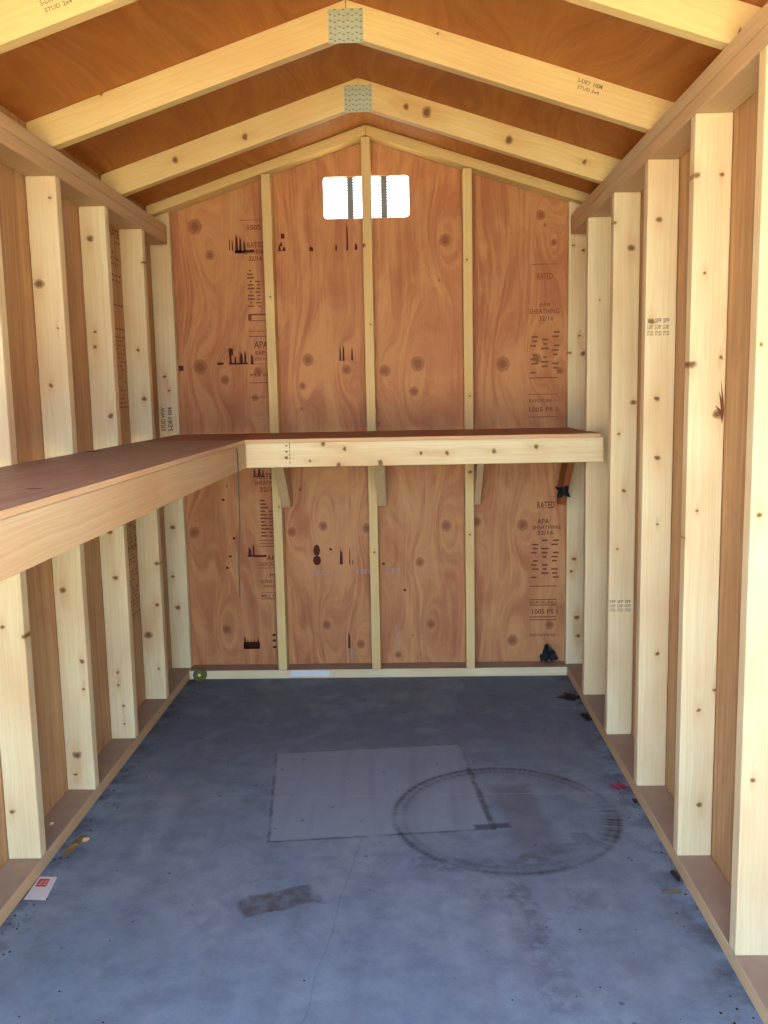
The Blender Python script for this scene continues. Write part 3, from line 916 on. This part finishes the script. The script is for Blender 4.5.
def strokes(bm, x, z, w, h, n, seed, base=True):
    """the half printed lower ends of stencil letters"""
    r = random.Random(seed)
    for k in range(n):
        a = x + w*(k+0.1)/n
        b = x + w*(k+0.1+r.uniform(0.4, 0.8))/n
        t = h*r.uniform(0.55, 1.0)
        wq = b-a
        pts = [(a, z+r.uniform(-.002, .003)), (b, z+r.uniform(-.002, .003)), (b-0.1*wq, z+t*0.55), (b-0.25*wq, z+t*r.uniform(0.8, 1)), (a+wq*0.5, z+t*0.7), (a+wq*0.25, z+t), (a+wq*0.1, z+t*0.45)]
        jag(bm, mb, pts)
    if base and n > 1: quad(bm, mb, x, z, x+w*0.95, z+h*0.10)


def dark_upper(bm):
    strokes(bm, -0.585, 1.822, 0.022, 0.06, 2, 1, False)
    strokes(bm, -0.560, 1.812, 0.050, 0.085, 3, 2, True)
    quad(bm, mb, -0.52, 1.812, -0.48, 1.822)
    strokes(bm, -0.605, 1.352, 0.085, 0.075, 4, 3)
    quad(bm, mb, -0.603, 1.39, -0.585, 1.42)
    strokes(bm, -0.515, 1.352, 0.026, 0.08, 1, 4)
    strokes(bm, -0.380, 1.815, 0.035, 0.035, 2, 5)
    quad(bm, mb, -0.365, 1.865, -0.350, 1.885)
    strokes(bm, -0.372, 1.835, 0.014, 0.03, 1, 15)
    strokes(bm, -0.252, 1.812, 0.026, 0.024, 1, 6)
    strokes(bm, -0.142, 1.812, 0.016, 0.045, 1, 7)
    strokes(bm, -0.095, 1.812, 0.016, 0.13, 1, 8)
    strokes(bm, -0.062, 1.812, 0.022, 0.045, 1, 9)
    strokes(bm, -0.136, 1.358, 0.026, 0.09, 2, 10, False)
    strokes(bm, -0.086, 1.358, 0.014, 0.075, 1, 11)
    strokes(bm, -0.860, 1.82, 0.014, 0.08, 1, 12)
    quad(bm, mb, -0.655, 1.352, -0.628, 1.362)
    quad(bm, mb, -0.82, 1.33, -0.80, 1.352)


ink_part('stencil_mark', dark_upper, INK_D, wall_back)


def dark_lower(bm):
    strokes(bm, -0.52, 0.872, 0.055, 0.05, 3, 21)
    strokes(bm, -0.558, 0.522, 0.040, 0.078, 2, 22)
    quad(bm, mb, -0.53, 0.52, -0.475, 0.53)
    strokes(bm, -0.592, 0.108, 0.072, 0.066, 5, 23)
    quad(bm, mb, -0.592, 0.108, -0.52, 0.14)
    for z in (0.11, 0.14, 0.165): quad(bm, mb, -0.462, z, -0.448, z+0.010)
    for (z, a, b_) in ((0.49, 0.018, 0.022), (0.535, 0.015, 0.026)):
        jag(bm, mb, [(-0.255+a*math.cos(t*0.7854), z+0.012+b_*math.sin(t*0.7854)) for t in range(8)])
    strokes(bm, -0.158, 0.482, 0.020, 0.085, 1, 24)
    strokes(bm, -0.115, 0.482, 0.008, 0.085, 1, 25)
    strokes(bm, -0.102, 0.482, 0.006, 0.04, 1, 26)
    strokes(bm, -0.130, 0.105, 0.016, 0.10, 1, 27)
    for x, z in ((-0.20, 0.545), (-0.66, 0.77), (-0.62, 0.60), (-0.655, 0.47), (-0.64, 0.52), (0.03, 0.478), (0.12, 0.36)):
        quad(bm, mb, x, z, x+0.011, z+0.010)


ink_part('stencil_mark', dark_lower, INK_D, wall_back)

chalk = plain('pale_chalk', srgb(176, 150, 146), 0.9, var=0.1)


def chalk_b(bm):
    quad(bm, mb, -0.30, 0.438, -0.22, 0.440)
    for x in (-0.29, -0.27, -0.255, -0.235, -0.18, -0.165):
        quad(bm, mb, x, 0.443, x+0.008, 0.457)
    for x in (-0.085, -0.066, -0.050, -0.035, 0.045, 0.07, 0.09):
        quad(bm, mb, x, 0.44, x+0.010, 0.462)
    quad(bm, mb, -0.118, 0.055, -0.110, 0.115)
    quad(bm, mb, 0.084, 0.10, 0.089, 0.21)


ink_part('chalk_mark', chalk_b, chalk, wall_back)

# stamps on the left sheathing between the first two studs (plane x = -SI, text running up the wall)
ml = lambda a, b: (-SI+0.0007, a, b)


def left_stamp(bm):
    rr_ = random.Random(5)
    for z0, z1, st in ((1.62, 1.79, 0.020), (1.20, 1.45, 0.015), (0.42, 0.80, 0.016)):
        z = z0
        while z < z1:
            y = -0.56
            while y < -0.40:
                wq = rr_.uniform(0.012, 0.04)
                if rr_.random() < 0.6: quad(bm, ml, y, z, y+wq*0.7, z+st*0.35)
                y += wq+0.008
            z += st
    for z in (1.555, 1.47, 1.185, 0.83, 0.655, 0.4): quad(bm, ml, -0.56, z, -0.40, z+0.004)
    text_geo(bm, 'RATED', -0.56, 1.80, 0.03, 0.15, ml)


ink_part('printed_stamp', left_stamp, INK_L, wl_)

# grade stamps on studs


def stud_stamp(key, x, z, w, h, n, mat, vertical=False):
    o = studs[key]
    y = -0.0006
    f = lambda a, b: (a, y, b-0.0382)
    bm = bmesh.new()
    if vertical:
        for k in range(2):
            text_geo(bm, 'S-DRY 004' if k else 'STUD WW', x+0.012+k*0.03, z, 0.018, h, f, rot=1)
    else:
        for k in range(n):
            xx = x+w*k/n
            for r, s in enumerate(('SPF', 'S-DRY', 'STUD')):
                text_geo(bm, s, xx, z+h*(2-r)/3.0, h*0.24, w/n*0.8, f)
    obj('grade_stamp', bm, mat, o)


stud_stamp(('right', 3), 0.824, 1.364, 0.066, 0.052, 3, INK_G)
stud_stamp(('right', 2), 0.8225, 0.472, 0.076, 0.044, 3, INK_G)
stud_stamp(('left', 0), -0.888, 1.078, 0.05, 0.10, 2, ink('dark_grade_ink', srgb(84, 76, 60)), True)

bm = bmesh.new()
jag(bm, lambda a, b: (a, -0.0005, b-0.0382), [(0.8985, 1.130), (0.9025, 1.165), (0.8985, 1.20), (0.893, 1.235), (0.8955, 1.19), (0.889, 1.21), (0.8945, 1.165), (0.880, 1.176), (0.893, 1.155)])
obj('bark_pocket', bm, INK, studs[('right', 4)])

# ------------------------------------------------------------------ loose bits
black = plain('black_tar_paper', srgb(26, 30, 38), 0.6, var=0.3, scale=50)


def crumple(w, d, h, seed, nx=7, ny=6):
    bm = bmesh.new()
    r = random.Random(seed)
    grid = []
    for j in range(ny):
        row = []
        for i in range(nx):
            u, v_ = i/(nx-1)-0.5, j/(ny-1)-0.5
            k = 1.0-0.35*r.random() if (i in (0, nx-1) or j in (0, ny-1)) else 1.0
            row.append((u*w*k, v_*d*k, 0.0015+h*(0.15+0.85*r.random())*(1-1.4*max(abs(u), abs(v_)))))
        grid.append(row)
    top = [[bm.verts.new(p) for p in row] for row in grid]
    bot = [[bm.verts.new((p[0], p[1], max(0, p[2]-0.0015))) for p in row] for row in grid]
    for j in range(ny-1):
        for i in range(nx-1):
            bm.faces.new((top[j][i], top[j][i+1], top[j+1][i+1], top[j+1][i]))
            bm.faces.new((bot[j][i], bot[j+1][i], bot[j+1][i+1], bot[j][i+1]))
    rim = [(0, i) for i in range(nx)] + [(j, nx-1) for j in range(1, ny)] + [(ny-1, i) for i in range(nx-2, -1, -1)] + [(j, 0) for j in range(ny-2, 0, -1)]
    for a, b in zip(rim, rim[1:]+rim[:1]):
        bm.faces.new((top[a[0]][a[1]], bot[a[0]][a[1]], bot[b[0]][b[1]], top[b[0]][b[1]]))
    return bm


o = obj('tar_paper_scrap', crumple(0.085, 0.06, 0.11, 3), black, loc=(0.745, -0.035, 0.0385))
tag(o, 'black crumpled scrap resting on the rear bottom plate near the right corner', 'paper scrap', 'black tar paper scraps')
o = obj('tar_paper_scrap', crumple(0.060, 0.055, 0.045, 4), black, loc=(0.762, -0.262, 0.812), rot=(math.radians(55), 0.0, 0.2))
tag(o, 'black crumpled scrap stuck on the brown brace under the rear bench', 'paper scrap', 'black tar paper scraps')
o = obj('tar_paper_scrap', crumple(0.075, 0.10, 0.018, 5), black, loc=(0.780, -0.375, 0.0005), rot=(0, 0, 0.9))
tag(o, 'larger black scrap lying on the slab against the right bottom plate near the corner', 'paper scrap', 'black tar paper scraps')
o = obj('tar_paper_scrap', crumple(0.030, 0.075, 0.02, 6), black, loc=(0.800, -0.60, 0.0005), rot=(0, 0, 0.2))
tag(o, 'small narrow black scrap on the slab beside the foot of a right wall stud', 'paper scrap', 'black tar paper scraps')
o = obj('tar_paper_scrap', crumple(0.014, 0.05, 0.012, 8, 4, 4), black, loc=(0.806, -1.70, 0.0005), rot=(0, 0, 0.1))
tag(o, 'tiny black scrap on the slab beside the broad right wall stud', 'paper scrap', 'black tar paper scraps')
o = obj('tar_paper_scrap', crumple(0.014, 0.03, 0.012, 9, 4, 4), black, loc=(0.808, -1.285, 0.0005))
tag(o, 'tiny black scrap on the slab just in front of the magenta one', 'paper scrap', 'black tar paper scraps')
o = obj('plastic_scrap', crumple(0.045, 0.05, 0.012, 11, 6, 4), plain('magenta_plastic', srgb(150, 40, 90), 0.4), loc=(0.785, -1.185, 0.0005), rot=(0, 0, 0.5))
tag(o, 'small magenta plastic scrap on the slab near the right wall', 'plastic scrap')
o = obj('dead_leaf', crumple(0.026, 0.12, 0.010, 12, 4, 9), plain('yellow_brown_leaf', srgb(150, 124, 76), 0.7, var=0.3), loc=(-0.785, -1.53, 0.0005), rot=(0, 0, -0.15))
tag(o, 'yellow brown dead leaf on the slab along the left bottom plate', 'leaf', 'dead leaves')
o = obj('dead_leaf', crumple(0.055, 0.014, 0.005, 13, 6, 4), plain('grey_leaf', srgb(110, 100, 80), 0.8), loc=(0.775, -1.77, 0.0005))
tag(o, 'flat grey brown leaf on the slab near the right bottom plate', 'leaf', 'dead leaves')
o = obj('wood_chip', crumple(0.012, 0.016, 0.006, 14, 4, 4), plain('white_chip', srgb(235, 225, 205), 0.7), loc=(-0.868, -1.48, 0.0385))
tag(o, 'tiny white chip on the left bottom plate between two studs', 'wood chip', 'small wood chips')
o = obj('wood_chip', crumple(0.022, 0.02, 0.008, 15, 4, 4), plain('tan_chip', srgb(240, 205, 150), 0.7), loc=(-0.765, -1.50, 0.0005))
tag(o, 'tiny pale tan chip on the slab beside the dead leaf', 'wood chip', 'small wood chips')

# printed card on the floor by the left plate
card_m = plain('white_card', srgb(214, 214, 222), 0.55, var=0.03)
cb = bmesh.new()
q = [(-0.813, -1.792), (-0.757, -1.795), (-0.770, -1.690), (-0.8165, -1.688)]
prism_bm(q, 'z', 0.0004, 0.0012, bm=cb)
card = tag(obj('paper_card', cb, card_m), 'white paper card with a red printed block lying beside the left bottom plate', 'card')
rbm = bmesh.new()
jag(rbm, lambda a, b: (a, b, 0.0015), [(-0.8085, -1.735), (-0.781, -1.736), (-0.784, -1.700), (-0.811, -1.699)])
obj('red_block', rbm, plain('red_print', srgb(196, 52, 50), 0.5, var=0.05), card)
tb = bmesh.new()
for r in range(3):
    for c in range(2):
        quad(tb, lambda a, b: (a, b, 0.0018), -0.804+c*0.011, -1.728+r*0.008, -0.796+c*0.011, -1.7255+r*0.008)
obj('pale_lettering', tb, card_m, card)

# dark olive tape roll against the rear bottom plate
t = tag(empty('tape_roll', (-0.764, -0.118, 0.0)), 'small dark olive roll with a yellow centre against the rear bottom plate', 'tape roll')
rb_ = bmesh.new()
bmesh.ops.create_cone(rb_, cap_ends=True, segments=28, radius1=0.029, radius2=0.029, depth=0.024, matrix=Matrix.Translation((0, 0, 0.0295)) @ Matrix.Rotation(math.pi/2, 4, 'X'))
bmesh.ops.bevel(rb_, geom=[e_ for e_ in rb_.edges if len(e_.link_faces) == 2 and e_.calc_face_angle() > 1], offset=0.004, segments=2, affect='EDGES')
obj('roll_body', rb_, plain('dark_olive', srgb(108, 108, 50), 0.5, var=0.2), t)
rb_ = bmesh.new()
bmesh.ops.create_cone(rb_, cap_ends=True, segments=16, radius1=0.007, radius2=0.005, depth=0.003, matrix=Matrix.Translation((0, -0.0135, 0.032)) @ Matrix.Rotation(math.pi/2, 4, 'X'))
obj('hub', rb_, plain('yellow_hub', srgb(240, 226, 120), 0.4, var=0.05), t)

# bluish white patches on the front of the rear bottom plate
pm_ = plain('bluish_white', srgb(226, 232, 240), 0.5, var=0.04)
for (x0, x1, z0, z1) in ((-0.375, -0.205, 0.010, 0.034), (-0.805, -0.79, 0.006, 0.034)):
    obj('pale_patch', box_bm(x0, x1, -0.0897, -0.0885, z0, z1, 0.0002, 1), pm_, rear_plate)

# cord hanging from the bench corner
pts = [Vector(q) for q in ((-0.4285, -0.812, 1.045), (-0.4270, -0.814, 0.955), (-0.428, -0.821, 0.80), (-0.4275, -0.862, 0.67), (-0.426, -0.880, 0.585), (-0.428, -0.872, 0.545))]


def tube(pts, r, seg=8, sub=6):
    path = []
    P = [pts[0]] + pts + [pts[-1]]
    for i in range(1, len(P)-2):
        for k in range(sub):
            t_ = k/sub
            a, b, c, d = P[i-1], P[i], P[i+1], P[i+2]
            path.append(0.5*((2*b)+(c-a)*t_+(2*a-5*b+4*c-d)*t_*t_+(3*b-a-3*c+d)*t_**3))
    path.append(pts[-1])
    bm = bmesh.new()
    rings = []
    for i, p_ in enumerate(path):
        tg = (path[min(i+1, len(path)-1)]-path[max(i-1, 0)]).normalized()
        u = tg.cross(Vector((1, 0, 0))).normalized()
        v_ = tg.cross(u)
        rings.append([bm.verts.new(p_+r*(math.cos(a)*u+math.sin(a)*v_)) for a in (k*2*math.pi/seg for k in range(seg))])
    for A, B in zip(rings, rings[1:]):
        for k in range(seg):
            bm.faces.new((A[k], A[(k+1) % seg], B[(k+1) % seg], B[k]))
    bm.faces.new(rings[0])
    bm.faces.new(rings[-1][::-1])
    return bm


tag(obj('hanging_cord', tube(pts, 0.0024), plain('grey_green_cord', srgb(96, 106, 84), 0.7), smooth=True), 'thin grey green cord hanging down from the inner corner of the benches', 'cord')

# dirt and crumbs along the edges of the slab
cb = bmesh.new()
rg = random.Random(21)
for k in range(130):
    sg = rg.choice((-1, -1, 1))
    y = -2.3*rg.random()-0.12
    x = sg*(0.812-abs(rg.gauss(0, 0.03)))
    s_ = rg.uniform(0.001, 0.0035)
    base = [(x+s_*math.cos(a+rg.uniform(-.4, .4)), y+s_*1.4*math.sin(a)) for a in (0, 1.3, 2.6, 3.9, 5.2)]
    lo_ = [cb.verts.new((a, b, 0.0003)) for a, b in base]
    hi_ = cb.verts.new((x, y, 0.0003+s_*0.5))
    cb.faces.new(lo_)
    for i in range(5): cb.faces.new((lo_[i], lo_[(i+1) % 5], hi_))
for k in range(70):
    x, y = rg.uniform(-0.7, 0.75), rg.uniform(-2.3, -0.2)
    s_ = rg.uniform(0.0012, 0.0032)
    lo_ = [cb.verts.new((x+s_*math.cos(a), y+s_*math.sin(a), 0.0003)) for a in (0, 1.3, 2.6, 3.9, 5.2)]
    hi_ = cb.verts.new((x, y, 0.0003+s_*0.5))
    cb.faces.new(lo_)
    for i in range(5): cb.faces.new((lo_[i], lo_[(i+1) % 5], hi_))
tag(obj('dirt_crumbs', cb, plain('dirt', srgb(44, 42, 44), 0.9)), 'dark crumbs of dirt scattered over the slab edges', 'dirt', kind='stuff')
